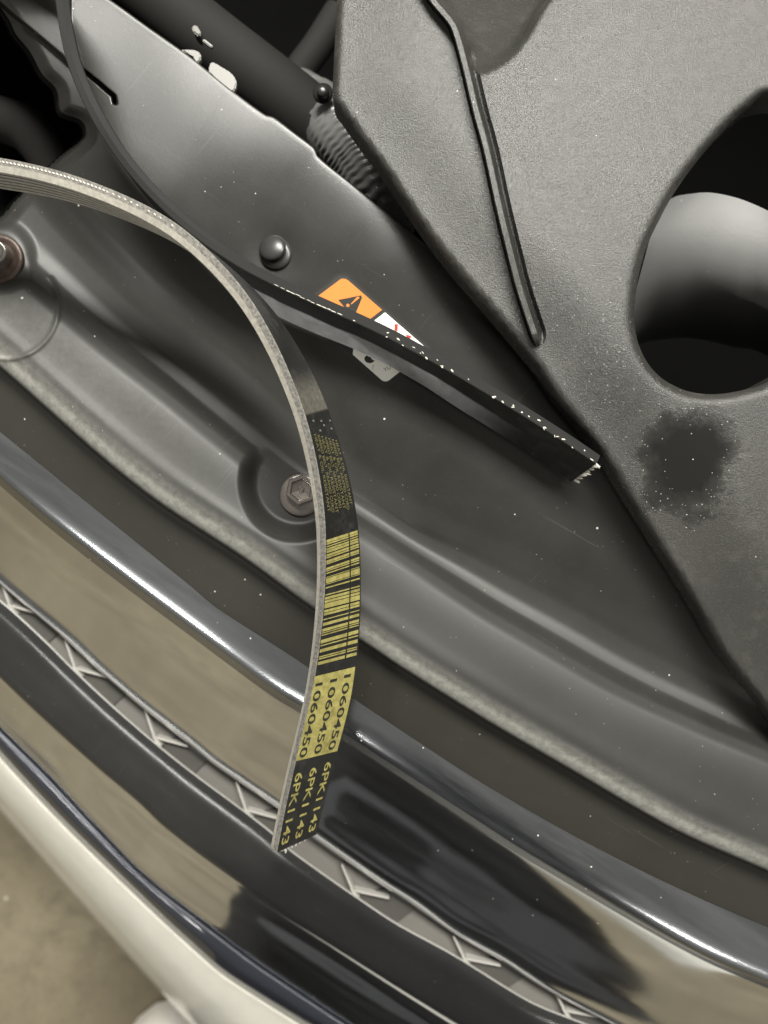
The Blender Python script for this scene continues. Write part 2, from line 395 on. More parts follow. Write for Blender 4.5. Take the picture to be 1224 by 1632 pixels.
for (x, y), (kx, ky) in nodes:
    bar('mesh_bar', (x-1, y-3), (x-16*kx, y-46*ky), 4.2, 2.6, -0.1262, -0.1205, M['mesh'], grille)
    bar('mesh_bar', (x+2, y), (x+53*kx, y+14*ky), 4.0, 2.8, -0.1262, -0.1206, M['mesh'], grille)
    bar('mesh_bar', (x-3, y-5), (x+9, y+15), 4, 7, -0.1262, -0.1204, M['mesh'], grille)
    prism('cell_shade_panel', [(x+2, y+4), (x+56*kx, y-4), (x+98*kx, y+26*ky), (x+58*kx, y+62*ky)], -0.1285, -0.1248, M['cell'], grille)  # dark panel paints the shaded half of each cell

gbar = thing('grille_bar', 'broad glossy black bar with mirror lower face between the honeycomb strip and the white bumper', 'grille bar')
loft('upper_face', [(off(G1, -1.5), -0.140), (off(G1, -0.8), -0.122), (off(G1, 2), -0.1185), (off(G1, 12), -0.1185), (mix(G1, G2, 0.5), -0.124), (off(G2, -6), -0.134), (G2, -0.137)],
     -260, 2150, 6, [2,3,3,8,8,4], [M['gloss'], M['mesh']], gbar, None, [1,1,0,0,0,0])
loft('mirror_face', [(off(G2, -0.5), -0.1369), (off(G2, 3), -0.1395), (off(G2, 8), -0.144), (mix(G2, G3, 0.5), -0.164), (off(G3, -5), -0.187), (off(G3, -1), -0.1890), (off(G3, 1), -0.195)],
     -260, 2150, 6, [3,3,8,8,2,2], M['chrome'], gbar)

strip = thing('chrome_strip', 'slim rounded dark chrome strip along the top of the white bumper', 'trim strip')
loft('strip_face', [(off(G3, -1), -0.200), (off(G3, 1), -0.1930), (off(G3, 8), -0.1895), (mix(G3, B1, 0.5), -0.1905), (mix(G3, B1, 0.8), -0.197), (off(B1, -1), -0.207), (B1, -0.212)],
     -260, 2150, 6, [2,4,8,6,4,2], M['strip'], strip)

bumper = thing('bumper', 'white painted front bumper edge at the lower left above the concrete floor', 'bumper')
loft('bumper_skin', [(off(B1, -6), -0.2155), (off(B1, 1), -0.2115), (off(B1, 5), -0.2090), (off(B1, 10), -0.2100), (mix(B1, B2, 0.45), -0.2180), (mix(B1, B2, 0.75), -0.236), (off(B2, -6), -0.262), (off(B2, -0.5), -0.285), (off(B2, 2), -0.36), (off(B2, 3), -0.55)],
     -260, 2150, 6, [3,3,3,8,8,8,6,4,3], M['white_paint'], bumper)

# ------------------------------------------------------------------ fasteners of the radiator cover
def lathe(name, cx, cy, z, prof, mat, parent, seg=40, tilt=(0, 0), hexa=False):
    """prof: list of (radius in m, height in m)"""
    o = P(cx, cy, z); v = []; f = []
    for r, h in prof:
        for i in range(seg):
            a = 2*math.pi*i/seg
            rr = r
            v.append((r*math.cos(a), r*math.sin(a), h))
    for k in range(len(prof)-1):
        for i in range(seg):
            j = (i+1) % seg
            f.append((k*seg+i, k*seg+j, (k+1)*seg+j, (k+1)*seg+i))
    f.append(tuple(range((len(prof)-1)*seg, len(prof)*seg)))
    ob = mesh_obj(name, v, f, mat, parent, seg > 10)
    ob.location = o; ob.rotation_euler = (tilt[0], tilt[1], 0.35 if seg == 6 else 0)
    if seg > 10:
        bv = None
    return ob
mm = 0.001
# right bolt, partly behind the belt
b = bpy.data.objects.new('bolt', None); COL.objects.link(b); b.parent = cover
zb = cz(430, 800)
lathe('washer', 480, 789, zb, [(8.9*mm,0),(9.0*mm,0.7*mm),(8.6*mm,1.2*mm),(7.2*mm,1.5*mm),(6.4*mm,1.6*mm)], M['bolt'], b)
lathe('hex_head', 481, 781, zb+1.5*mm, [(6.6*mm,0),(6.6*mm,3.4*mm),(6.1*mm,4.0*mm),(4.9*mm,4.0*mm),(4.3*mm,2.6*mm),(1.6*mm,2.3*mm),(1.0*mm,3.0*mm)], M['bolt'], b, seg=6)
b2 = bpy.data.objects.new('bolt', None); COL.objects.link(b2); b2.parent = cover; b2['label'] = 'rusty bolt with wide washer at the left edge'
zb = cz(-2, 408)
lathe('washer', 0, 415, zb, [(10.3*mm,0),(10.4*mm,1.0*mm),(9.9*mm,1.8*mm),(8.2*mm,1.8*mm),(7.6*mm,0.9*mm),(5*mm,0.8*mm)], M['rust'], b2)
lathe('hex_head', 2, 408, zb+0.8*mm, [(4.8*mm,0),(4.8*mm,4.6*mm),(4.5*mm,5.3*mm),(3.6*mm,5.4*mm),(3.2*mm,4.3*mm),(0.8*mm,4.0*mm)], simple('worn_steel', (0.36, 0.34, 0.31), 0.3, 0.8), b2, seg=24)
# push pin
pin = bpy.data.objects.new('push_pin', None); COL.objects.link(pin); pin.parent = cover
zb = cz(438, 404)
lathe('pin_base', 440, 405, zb-0.2*mm, [(6.6*mm,0),(6.7*mm,1.0*mm),(6.2*mm,1.7*mm),(4.5*mm,1.9*mm),(2*mm,1.9*mm)], M['pin'], pin)
lathe('pin_head', 435, 396, zb+2.6*mm, [(5.6*mm,0),(5.7*mm,0.6*mm),(5.2*mm,1.3*mm),(4.2*mm,1.8*mm),(2.4*mm,2.2*mm),(0.7*mm,2.3*mm)], M['pin'], pin, tilt=(-0.20, -0.22))

# ------------------------------------------------------------------ warning sticker
SA, SB, SC_, SD = [np.array(p, float) for p in ((548,441),(682,557),(614,611),(480,492))]
def stick(u, v):        # u along the long side, v across
    return (SA*(1-u) + SB*u)*(1-v) + (SD*(1-u) + SC_*u)*v
lab = bpy.data.objects.new('warning_sticker', None); COL.objects.link(lab); lab.parent = cover
def flat(name, uv, dz, mat, parent, ctr=None, nsub=0):
    pts = [stick(u, v) for u, v in uv]
    bm = bmesh.new(); vs = [bm.verts.new(C(x, y, dz)) for x, y in pts]
    f = bm.faces.new(vs); f.normal_update()
    if f.normal.z < 0: f.normal_flip()
    bmesh.ops.triangulate(bm, faces=bm.faces[:])
    if nsub:
        bmesh.ops.subdivide_edges(bm, edges=bm.edges[:], cuts=nsub, use_grid_fill=True)
    ob = bm_obj(name, bm, mat, parent); return ob
def rrect(u0, v0, u1, v1, r, rv, n=5, which=(1,1,1,1)):
    out = []
    for (cu, cv, a0), on in zip(((u0+r, v0+rv, 180), (u1-r, v0+rv, 270), (u1-r, v1-rv, 0), (u0+r, v1-rv, 90)), which):
        if on:
            for i in range(n+1):
                a = math.radians(a0 + 90*i/n); out.append((cu + r*math.cos(a), cv + rv*math.sin(a)))
        else:
            out.append((u0 if a0 in (180, 90) else u1, v0 if a0 in (180, 270) else v1))
    return out
flat('border', rrect(-0.065, -0.10, 1.05, 1.09, 0.09, 0.16), 0.00025, simple('clear_film', (0.022, 0.0215, 0.02), 0.3), lab)
flat('black_field', rrect(-0.035, -0.05, 1.03, 1.03, 0.06, 0.11), 0.00040, M['label_black'], lab)
flat('orange_field', rrect(0.0, 0.0, 0.455, 1.0, 0.05, 0.09, which=(1,0,0,1)), 0.00055, M['orange'], lab)
flat('white_field', rrect(0.49, 0.0, 1.0, 1.0, 0.05, 0.09, which=(0,1,1,0)), 0.00055, M['label_white'], lab)
def inv_stick(x, y):
    u, v = 0.5, 0.5
    for _ in range(20):
        p = stick(u, v); e = np.array([x, y]) - p
        du = (stick(u+1e-3, v)-p)/1e-3; dv = (stick(u, v+1e-3)-p)/1e-3
        su = np.linalg.solve(np.stack([du, dv], 1), e); u += su[0]; v += su[1]
    return u, v
def flatpx(name, pts, dz, mat): return flat(name, [inv_stick(x, y) for x, y in pts], dz, mat, lab)
def zz(pts, ox=480, oy=420, k=5.563): return [(ox + x/k, oy + y/k) for x, y in pts]
flatpx('warning_triangle', zz([(330,322),(530,282),(540,300),(492,420),(470,470),(440,455)]), 0.0007, M['label_black'])
flatpx('exclamation_stroke', zz([(440,357),(497,294),(515,296),(517,306),(446,362)]), 0.00085, M['orange'])
flatpx('exclamation_dot', zz([(414+15*math.cos(a), 371+15*math.sin(a)) for a in np.linspace(0, 6.28, 12, endpoint=False)]), 0.00085, M['orange'])
flatpx('red_mark', zz([(828,538),(858,534),(856,600),(826,595)]), 0.0007, M['label_red'])
flatpx('red_mark', zz([(925,628),(976,640),(972,662),(945,662)]), 0.0007, M['label_red'])
flatpx('figure_head', zz([(608+48*math.cos(a), 845+38*math.sin(a)) for a in np.linspace(0, 6.28, 18, endpoint=False)]), 0.0007, M['label_black'])
flatpx('figure_line', zz([(640,895),(650,900),(636,925),(634,950),(628,925)]), 0.0007, simple('grey_print', (0.5,0.49,0.45), 0.5))

def text_polys(body, size, bold=0.0):
    cu = bpy.data.curves.new('tmp', 'FONT'); cu.body = body; cu.size = size; cu.offset = bold; cu.resolution_u = 3
    ob = bpy.data.objects.new('tmp', cu); COL.objects.link(ob)
    dg = bpy.context.evaluated_depsgraph_get(); me = bpy.data.meshes.new_from_object(ob.evaluated_get(dg))
    v = np.array([list(x.co) for x in me.vertices]); f = [tuple(p.vertices) for p in me.polygons]
    bpy.data.objects.remove(ob); bpy.data.curves.remove(cu); bpy.data.meshes.remove(me)
    return v, f
v, f = text_polys('YU', 1.0, 0.0)
v[:, :2] -= v[:, :2].min(0); v /= v[:, 1].max()
tu = []
for x, y, _ in v:
    p = np.array([612.5, 592.0]) + np.array([10.5, -4.5])*0.75*x*0.75 + np.array([-3.0, -6.8])*0.85*y*0.8
    tu.append(C(p[0], p[1], 0.00072))
mesh_obj('sticker_lettering', tu, f, M['label_black'], lab, False)

# ------------------------------------------------------------------ engine cover
def dense(poly, step, closed=True):
    p = np.array(poly, float); out = []
    n = len(p)
    for i in range(n if closed else n-1):
        a, b_ = p[i], p[(i+1) % n]; k = max(1, int(np.hypot(*(b_-a))/step))
        for j in range(k): out.append(a + (b_-a)*j/k)
    if not closed: out.append(p[-1])
    return np.array(out)
left = spline([(548,-260),(541,-80),(537,0),(534,60),(531,120),(531,158),(545,180),(575,222),(612,272),(670,358),(720,424),(780,494),(850,578),(890,637),(925,680),(962,728),(1000,790),(1050,870),(1100,950),(1150,1037),(1190,1090),(1224,1133),(1320,1260),(1420,1400)], 8)
outline = np.vstack([left, [(1750,1400),(1750,-260)]])
hole = spline([(1224,150),(1192,172),(1162,199),(1125,240),(1092,282),(1068,318),(1050,352),(1032,390),(1020,430),(1013,470),(1011,505),(1014,535),(1023,562),(1037,585),(1055,603),(1075,615),(1098,624),(1125,628),(1155,627),(1190,620),(1224,608),(1300,560),(1370,470),(1385,350),(1350,210),(1285,150)], 6, True)
POCKET = [(690,-300),(690,-20),(708,8),(730,36),(746,70),(752,100),(760,113),(775,112),(800,99),(822,80),(838,58),(852,32),(875,-4),(960,-160),(1000,-300)]
od, hd = dense(outline, 7), dense(hole, 5)
# raised rib with a channel along its right side: its own mesh, set into a slot of the panel
ribp = spline([(600,-170),(640,-90),(664,-40),(690,0),(716,31),(727,52),(742,106),(759,177),(776,240),(795,328),(812,398),(828,460),(850,527),(858,552)], 8)
RPROF = [(-10,0.0),(-7.5,-0.0009),(-6,0.0010),(-5.2,0.0040),(-4.4,0.0050),(-3.8,0.00508),(3.6,0.00508),(4.4,0.0050),(5.2,0.0042),(8,0.0),(11,-0.0030),(14,-0.0032),(17,-0.0010),(19.5,0.0)]
_t = np.gradient(ribp, axis=0); _t /= np.linalg.norm(_t, axis=1)[:, None]; _n = np.stack([-_t[:, 1], _t[:, 0]], 1); _n[_n[:, 0] < 0] *= -1
RFALL = np.minimum(1.0, (len(ribp)-1-np.arange(len(ribp)))/7.0)**0.5
RIBXY = np.stack([np.stack([ribp[i] + _n[i]*o_*(0.3 + 0.7*RFALL[i]) for o_, h in RPROF]) for i in range(len(ribp))])
ribout = np.vstack([RIBXY[:, 0], RIBXY[-1, 1:-1], RIBXY[::-1, -1], RIBXY[0, -2:0:-1]])
gx, gy = np.meshgrid(np.arange(520, 1760, 6.5), np.arange(-270, 1410, 6.5)); gx[::2] += 3.2
gx, gy = gx.ravel(), gy.ravel()
ok = inside(gx, gy, outline) & ~inside(gx, gy, hole) & ~inside(gx, gy, ribout) & (seg_dist(gx, gy, ribout, True) > 3) & (seg_dist(gx, gy, od, True) > 4) & (seg_dist(gx, gy, hd, True) > 3.2)
far = ((gx > 1300) | (gy < -40) | (gy > 1240)); ok &= ~far | (rng.random(gx.shape) < 0.25)
# extra rings close to both edges so that they roll over smoothly
def ring(poly, d):
    p = np.array(poly); tn = np.roll(p, -1, 0) - np.roll(p, 1, 0); tn /= np.linalg.norm(tn, axis=1)[:, None] + 1e-9
    return p + np.stack([-tn[:, 1], tn[:, 0]], 1)*d
inner = np.stack([gx[ok], gy[ok]], 1)
allp = np.vstack([od, hd, ribout, inner])
no, nh, nr_ = len(od), len(hd), len(ribout)
edges = [(i, (i+1) % no) for i in range(no)] + [(no+i, no+(i+1) % nh) for i in range(nh)] + [(no+nh+i, no+nh+(i+1) % nr_) for i in range(nr_)]
r = delaunay_2d_cdt([Vector(p) for p in allp], edges, [], 0, 1e-4)
vv = np.array([list(p) for p in r[0]]); ff = np.array([list(t) for t in r[2] if len(t) == 3])
cc = vv[ff].mean(1); keep = inside(cc[:, 0], cc[:, 1], od) & ~inside(cc[:, 0], cc[:, 1], hd) & ~inside(cc[:, 0], cc[:, 1], ribout); ff = ff[keep]
def ecov_z(x, y):
    z = 0.017 + 0*x
    # gentle crown; the lower left facet falls away to the edge
    s, t = st(x, y)
    dl = seg_dist(x, y, left)
    z = z - 0.0045*smooth01(1 - dl/150.0)
    z = z + 0.0045 - 0.0170*((y - 380)/800.0)**2
    z = z - 0.0035*(1 - np.sqrt(np.clip(1 - (1 - np.minimum(dl, 13)/13.0)**2, 0, 1)))
    dh = seg_dist(x, y, hd, True)
    z = z - 0.0045*(1 - np.sqrt(np.clip(1 - (1 - np.minimum(dh, 17)/17.0)**2, 0, 1)))
    d = sdf(x, y, POCKET); z = z - 0.006*smooth01(0.5 - d/10.0) - 0.034*np.clip((112 - y)/170.0, 0, 1.6)*smooth01(0.2 - d/16.0)
    return z
ez = ecov_z(vv[:, 0], vv[:, 1])
V = list(Pn(vv[:, 0], vv[:, 1], ez)); FF = []
tri = vv[ff]
area = (tri[:,1,0]-tri[:,0,0])*(tri[:,2,1]-tri[:,0,1]) - (tri[:,2,0]-tri[:,0,0])*(tri[:,1,1]-tri[:,0,1])
for t_, a_ in zip(ff, area): FF.append(tuple(t_) if a_ < 0 else tuple(t_[::-1]))
# skirts: wall below the outer edge and below the hole
def skirt(poly, depth):
    base = len(V); n = len(poly)
    zt = ecov_z(poly[:, 0], poly[:, 1])
    top = Pn(poly[:, 0], poly[:, 1], zt)
    for i in range(n): V.append(top[i])
    for i in range(n): V.append(top[i] - np.array([0, 0, depth]))
    for i in range(n):
        j = (i+1) % n; FF.append((base+i, base+j, base+n+j, base+n+i))
skirt(od, 0.010); skirt(hd, 0.016)

def cover_plastic():
    t = NT('grained_grey_plastic')
    big = t.noise(14, 5, 0.6); mid = t.noise(120, 5, 0.65); fine = t.noise(1900, 3, 0.7); vf = t.noise(3200, 2, 0.6)
    c = t.mixc(t.ramp(big, [(0.3, 0), (0.75, 1)]), (0.030, 0.029, 0.0265), (0.045, 0.043, 0.039))
    c = t.mixc(t.math('MULTIPLY', t.ramp(mid, [(0.55, 0), (0.75, 1)]), 0.35), c, (0.10, 0.095, 0.085))
    # a damp stain, its rim sparkle painted as pale specks
    pos = P(1092, 742, 0.0145)
    sub = t.n('ShaderNodeVectorMath', _operation='DISTANCE'); t.link(t.tc, sub.inputs[0]); sub.inputs[1].default_value = pos
    wob = t.math('ADD', sub.outputs['Value'], t.math('MULTIPLY', t.math('SUBTRACT', t.math('ADD', t.math('MULTIPLY', t.noise(38, 3, 0.5), 0.65), t.math('MULTIPLY', t.noise(260, 6, 0.7), 0.35)), 0.5), 0.046))
    st_ = t.ramp(t.math('MULTIPLY', wob, 50.0), [(0.40, 1.0), (0.78, 0.55), (1.1, 0.0)])
    c = t.mixc(t.math('MULTIPLY', st_, 0.95), c, (0.012, 0.0115, 0.011))
    sp = t.specks(190, 0.06, 0.35); sp2 = t.specks(1000, 0.23, t.math('MULTIPLY', t.ramp(t.math('MULTIPLY', wob, 50.0), [(0.35, 0.0), (0.75, 1.0), (1.05, 0.8), (1.3, 0.0)]), 0.36))
    c = t.mixc(sp2, c, (0.42, 0.41, 0.38))
    # damp zone at the panel's lower left, its sparkle painted as pale specks
    ctr = P(960, 620, 0.015); dv = t.n('ShaderNodeVectorMath', _operation='DISTANCE'); t.link(t.scaled((1.5, 0.75, 1)), dv.inputs[0]); dv.inputs[1].default_value = (ctr[0]*1.5, ctr[1]*0.75, ctr[2])
    zone = t.math('MULTIPLY', t.ramp(dv.outputs['Value'], [(0.018, 1.0), (0.06, 0.0)]), t.ramp(t.noise(45, 4), [(0.4, 0.2), (0.6, 1.0)]))
    c = t.mixc(t.math('MULTIPLY', zone, 0.5), c, (0.018, 0.0175, 0.016))
    c = t.mixc(t.specks(1150, 0.30, t.math('MULTIPLY', zone, 0.42)), c, (0.24, 0.235, 0.22))
    c = t.mixc(sp, c, (0.5, 0.48, 0.44))
    t.set(Base__Color=c, Roughness=t.math('SUBTRACT', t.math('ADD', 0.20, t.math('MULTIPLY', mid, 0.14)), t.math('MULTIPLY', st_, 0.1)), Specular__IOR__Level=t.math('SUBTRACT', 0.5, t.math('MULTIPLY', st_, 0.32)))
    dry = t.math('SUBTRACT', 1.0, st_)
    bm_ = t.bump(t.math('MULTIPLY', vf, dry), 0.25, 0.0003); t.set(Normal=t.bump(t.math('MULTIPLY', fine, dry), 0.42, 0.0006, bm_))
    return t.m
M['ecover'] = cover_plastic()
ecov = thing('engine_cover', 'grained grey plastic engine cover with raised rib, large round opening and dark stain', 'engine cover')
mesh_obj('panel', V, FF, M['ecover'], ecov)
rv, rf = [], []; n = len(ribp); kq = len(RPROF)
for i in range(n):
    base = ecov_z(RIBXY[i][:, 0], RIBXY[i][:, 1])
    for j, (o_, h) in enumerate(RPROF):
        rv.append(P(RIBXY[i][j, 0], RIBXY[i][j, 1], float(base[j]) + h*RFALL[i]))
for i in range(n-1):
    for j in range(kq-1): rf.append((i*kq+j, i*kq+j+1, (i+1)*kq+j+1, (i+1)*kq+j))
ro = mesh_obj('rib', rv, rf, M['ecover'], ecov, False)

# ------------------------------------------------------------------ engine bay parts behind
drum = thing('metal_housing', 'pale curved metal housing inside the round opening of the engine cover', 'metal housing')
tv, tf = [], []
top = spline([(1045,345),(1058,326),(1075,314),(1100,309),(1130,307),(1165,313),(1200,325),(1240,345),(1300,385),(1380,450)], 5)
NS = 18
for i, (x, y) in enumerate(top):
    for j in range(NS+1):
        a = j/NS*math.pi*0.62
        dy = 232*math.sin(a); z = -0.012 - 0.105*(1-math.cos(a))**1.4
        lean = -62*math.sin(a)*(1 - i/len(top)) if x < 1200 else 0
        tv.append(P(x + lean, y + dy, z))
for i in range(len(top)-1):
    for j in range(NS): tf.append((i*(NS+1)+j, i*(NS+1)+j+1, (i+1)*(NS+1)+j+1, (i+1)*(NS+1)+j))
b0 = len(tv)
for i, (x, y) in enumerate(top):
    tv.append(P(x, y, -0.012)); tv.append(P(x, y-1, -0.05))
for i in range(len(top)-1): tf.append((b0+2*i, b0+2*i+2, b0+2*i+3, b0+2*i+1))
def cast():
    t = NT('cast_aluminium')
    n = t.noise(90, 5, 0.6); s = t.specks(260, 0.16, 0.35)
    c = t.mixc(t.math('MULTIPLY', t.ramp(n, [(0.4, 0), (0.75, 1)]), 0.3), (0.15, 0.15, 0.147), (0.12, 0.12, 0.118))
    c = t.mixc(t.math('MULTIPLY', s, 0.6), c, (0.25, 0.25, 0.24))
    t.set(Base__Color=c, Roughness=0.55, Metallic=0.3, Normal=t.bump(t.noise(700, 3), 0.1, 0.0004)); return t.m
mesh_obj('housing_shell', tv, tf, cast(), drum)

def tube(name, path, rad, mat, parent, seg=24, wave=None, sub=8):
    p = spline(path, sub); T = np.gradient(p, axis=0); T /= np.linalg.norm(T, axis=1)[:, None]
    v, f = [], []; up = np.array([0, 0, 1.0]); L = 0
    for i in range(len(p)):
        if i: L += np.linalg.norm(p[i]-p[i-1])
        a = np.cross(T[i], up); a /= np.linalg.norm(a); b_ = np.cross(a, T[i])
        rr = rad(i/(len(p)-1)) if callable(rad) else rad
        for j in range(seg):
            an = 2*math.pi*j/seg; q = rr + (wave(L, an) if wave else 0)
            v.append(p[i] + (a*math.cos(an) + b_*math.sin(an))*q)
    for i in range(len(p)-1):
        for j in range(seg): f.append((i*seg+j, i*seg+(j+1) % seg, (i+1)*seg+(j+1) % seg, (i+1)*seg+j))
    return mesh_obj(name, v, f, mat, parent)
xbar = tube('cross_tube', [P(60,-150,-0.07), P(200,-40,-0.07), P(330,65,-0.07), P(440,150,-0.07), P(560,245,-0.07), P(720,370,-0.07)], 0.0165, M['dark'], None, 28)
tag(xbar, 'dark round cross tube running behind the shield beside its upper edge', 'tube')
hose = tube('corrugated_hose', [P(470,150,-0.17), P(500,176,-0.105), P(534,206,-0.066), P(575,262,-0.058), P(612,322,-0.060), P(640,365,-0.085), P(655,390,-0.13)], 0.016,
            simple('grey_ribbed_plastic', (0.16,0.16,0.155), 0.25), None, 96, lambda L, a: 0.00060*math.sin(L*2300 + 0.7*math.sin(a*15)) if L > 0.080 else 0.0, 40)
tag(hose, 'shiny grey corrugated hose in the gap between shield and engine cover', 'hose')
cable = tube('black_hose', [P(540,20,-0.15), P(505,75,-0.15), P(470,125,-0.15), P(445,190,-0.15), P(440,260,-0.15)], 0.009, M['dark'], None)
tag(cable, 'thin dark hose bending down left of the engine cover corner', 'hose')
arm = tube('bent_pipe', [P(-60,175,-0.062), P(0,190,-0.060), P(40,205,-0.060), P(72,240,-0.062), P(95,285,-0.065), P(110,330,-0.068)], 0.0105, M['dark'], None)
tag(arm, 'dark bent pipe inside the opening at the left edge of the shield', 'pipe')
bb = bpy.data.objects.new('stud_bolt', None)
stud = thing('stud_bolt', 'small round bolt head in the dark gap by the engine cover corner', 'bolt')
lathe('stud_flange', 515, 150, -0.045, [(4.6*mm,0),(4.6*mm,1.2*mm),(3.2*mm,1.6*mm)], M['dark'], stud)
lathe('stud_head', 515, 149, -0.0435, [(2.8*mm,0),(2.8*mm,2*mm),(2.0*mm,2.9*mm),(0.8*mm,3.2*mm)], M['pin'], stud)
clip = thing('retaining_clip', 'pale metal retaining clip poking out from the upper edge of the shield', 'clip')
def z7(pts): return [(280 + x/3.06, 30 + y/3.06) for x, y in pts]
prism('clip_plate', z7([(172,207),(195,214),(215,228),(245,245),(270,262),(292,290),(296,315),(290,342),(276,356),(240,335),(200,300),(163,262),(160,235)]), -0.022, -0.019, M['clip'], clip, 0.0005)
prism('clip_hook', z7([(22,148),(60,147),(98,150),(120,166),(124,185),(116,205),(100,216),(88,200),(92,188),(84,178),(68,176)]), -0.022, -0.019, M['clip'], clip, 0.0005)
clipb = thing('small_bracket', 'small dark metal bracket with a bright edge above the pale clip', 'bracket')
prism('bracket_leaf', z7([(128,104),(138,96),(182,130),(174,140)]), -0.026, -0.024, M['clip'], clipb, 0.0003)
prism('bracket_plate', z7([(75,35),(100,25),(125,70),(112,85),(85,62)]), -0.05, -0.042, simple('dull_metal', (0.12,0.115,0.105), 0.5, 0.3), clipb, 0.0006)

# ------------------------------------------------------------------ the cut ribbed belt
KA = [  # px, py, z, roll in degrees; from the printed lower end up and out to the left
 (441,1359,0.010,40),(455,1286,0.0135,43),(470,1218,0.017,45),(484,1160,0.020,46),(496,1108,0.0225,45),(507,1045,0.026,41),(514,985,0.029,38),(518,930,0.031,35),(519,870,0.034,32),
 (517,817,0.036,29),(507,747,0.0385,25),(490,672,0.0415,21),(464,600,0.0435,19),(432,531,0.045,15.5),
 (393,467,0.047,11.5),(340,406,0.0485,8),(278,353,0.049,6),(205,313,0.0485,4.5),(124,281,0.048,4),(60,263,0.0465,4),(0,251,0.045,4),
 (-70,240,0.044,4),(-150,215,0.042,5),(-225,160,0.04,6),(-270,80,0.038,8),(-275,-30,0.037,9),(-225,-130,0.036,10),(-130,-190,0.035,12),(-20,-190,0.034,15),(50,-130,0.033,17),(78,-62,0.032,18)]
KB = [(88,0,0.031,18),(103,92,0.030,10),(142,184,0.028,3),(196,267,0.0235,0),(270,346,0.0205,3),(358,412,0.0175,14),(425,449,0.0165,18),(507,488,0.0165,17),(560,511,0.0165,15.5),(617,538,0.0165,15),(660,561,0.0165,15.5),(697,581,0.0165,16.5),(750,612,0.017,19),(802,643,0.0172,19.5),(855,676,0.0175,20),(897,703,0.018,20.5),(927,723,0.0185,21),(950,739,0.0185,21)]
ctl = KA + KB
nper = 14
cp = spline(ctl, nper)
K = Pn(cp[:, 0], cp[:, 1], cp[:, 2]); ROLL = np.radians(cp[:, 3])
for _ in range(40): K[1:-1] = 0.25*K[:-2] + 0.5*K[1:-1] + 0.25*K[2:]; ROLL[1:-1] = 0.25*ROLL[:-2] + 0.5*ROLL[1:-1] + 0.25*ROLL[2:]
TG = np.gradient(K, axis=0); TG /= np.linalg.norm(TG, axis=1)[:, None]
E1 = np.cross(TG, [0, 0, 1.0]); E1 /= np.linalg.norm(E1, axis=1)[:, None]      # right-hand side of travel
E2 = np.cross(E1, TG)
NB = E1*np.cos(ROLL)[:, None] + E2*np.sin(ROLL)[:, None]      # normal of the printed back
EE = E2*np.cos(ROLL)[:, None] - E1*np.sin(ROLL)[:, None]      # normal of the cut edge, facing up
U = np.concatenate([[0], np.cumsum(np.linalg.norm(np.diff(K, axis=0), axis=1))])
BW = 0.0214
def belt(u, v, d):
    """u metres along, v metres across the back from the upper edge, d metres into the belt"""
    def ip(A): return np.stack([np.interp(u, U, A[:, k]) for k in range(3)], -1)
    return ip(K) - ip(EE)*np.asarray(v)[..., None] - ip(NB)*np.asarray(d)[..., None]
def strip_mesh(name, prof, mat, parent, caps=False, span=(0, 10**6), mark=False):
    v, f = [], []; lo, hi = span[0], min(span[1]+1, len(K)); n = hi-lo
    for (v0, d0), (v1, d1) in zip(prof[:-1], prof[1:]):
        b_ = len(v)
        for i in range(n):
            v.append(K[lo+i] - EE[lo+i]*v0 - NB[lo+i]*d0); v.append(K[lo+i] - EE[lo+i]*v1 - NB[lo+i]*d1)
        for i in range(n-1): f.append((b_+2*i, b_+2*i+1, b_+2*i+3, b_+2*i+2))
    if caps:
        for i in (0, n-1):
            b_ = len(v)
            for v0, d0 in prof: v.append(K[i] - EE[i]*v0 - NB[i]*d0)
            f.append(tuple(range(b_, b_+len(prof))))
    o = mesh_obj(name, v, f, mat, parent)
    if mark:
        ac = o.data.attributes.new('across', 'FLOAT', 'POINT'); al = o.data.attributes.new('along', 'FLOAT', 'POINT')
        A, B = [], []
        for (v0, d0), (v1, d1) in zip(prof[:-1], prof[1:]):
            for i in range(n): A += [v0/BW, v1/BW]; B += [U[lo+i], U[lo+i]]
        ac.data.foreach_set('value', np.array(A, dtype=np.float32)); al.data.foreach_set('value', np.array(B, dtype=np.float32))
    return o
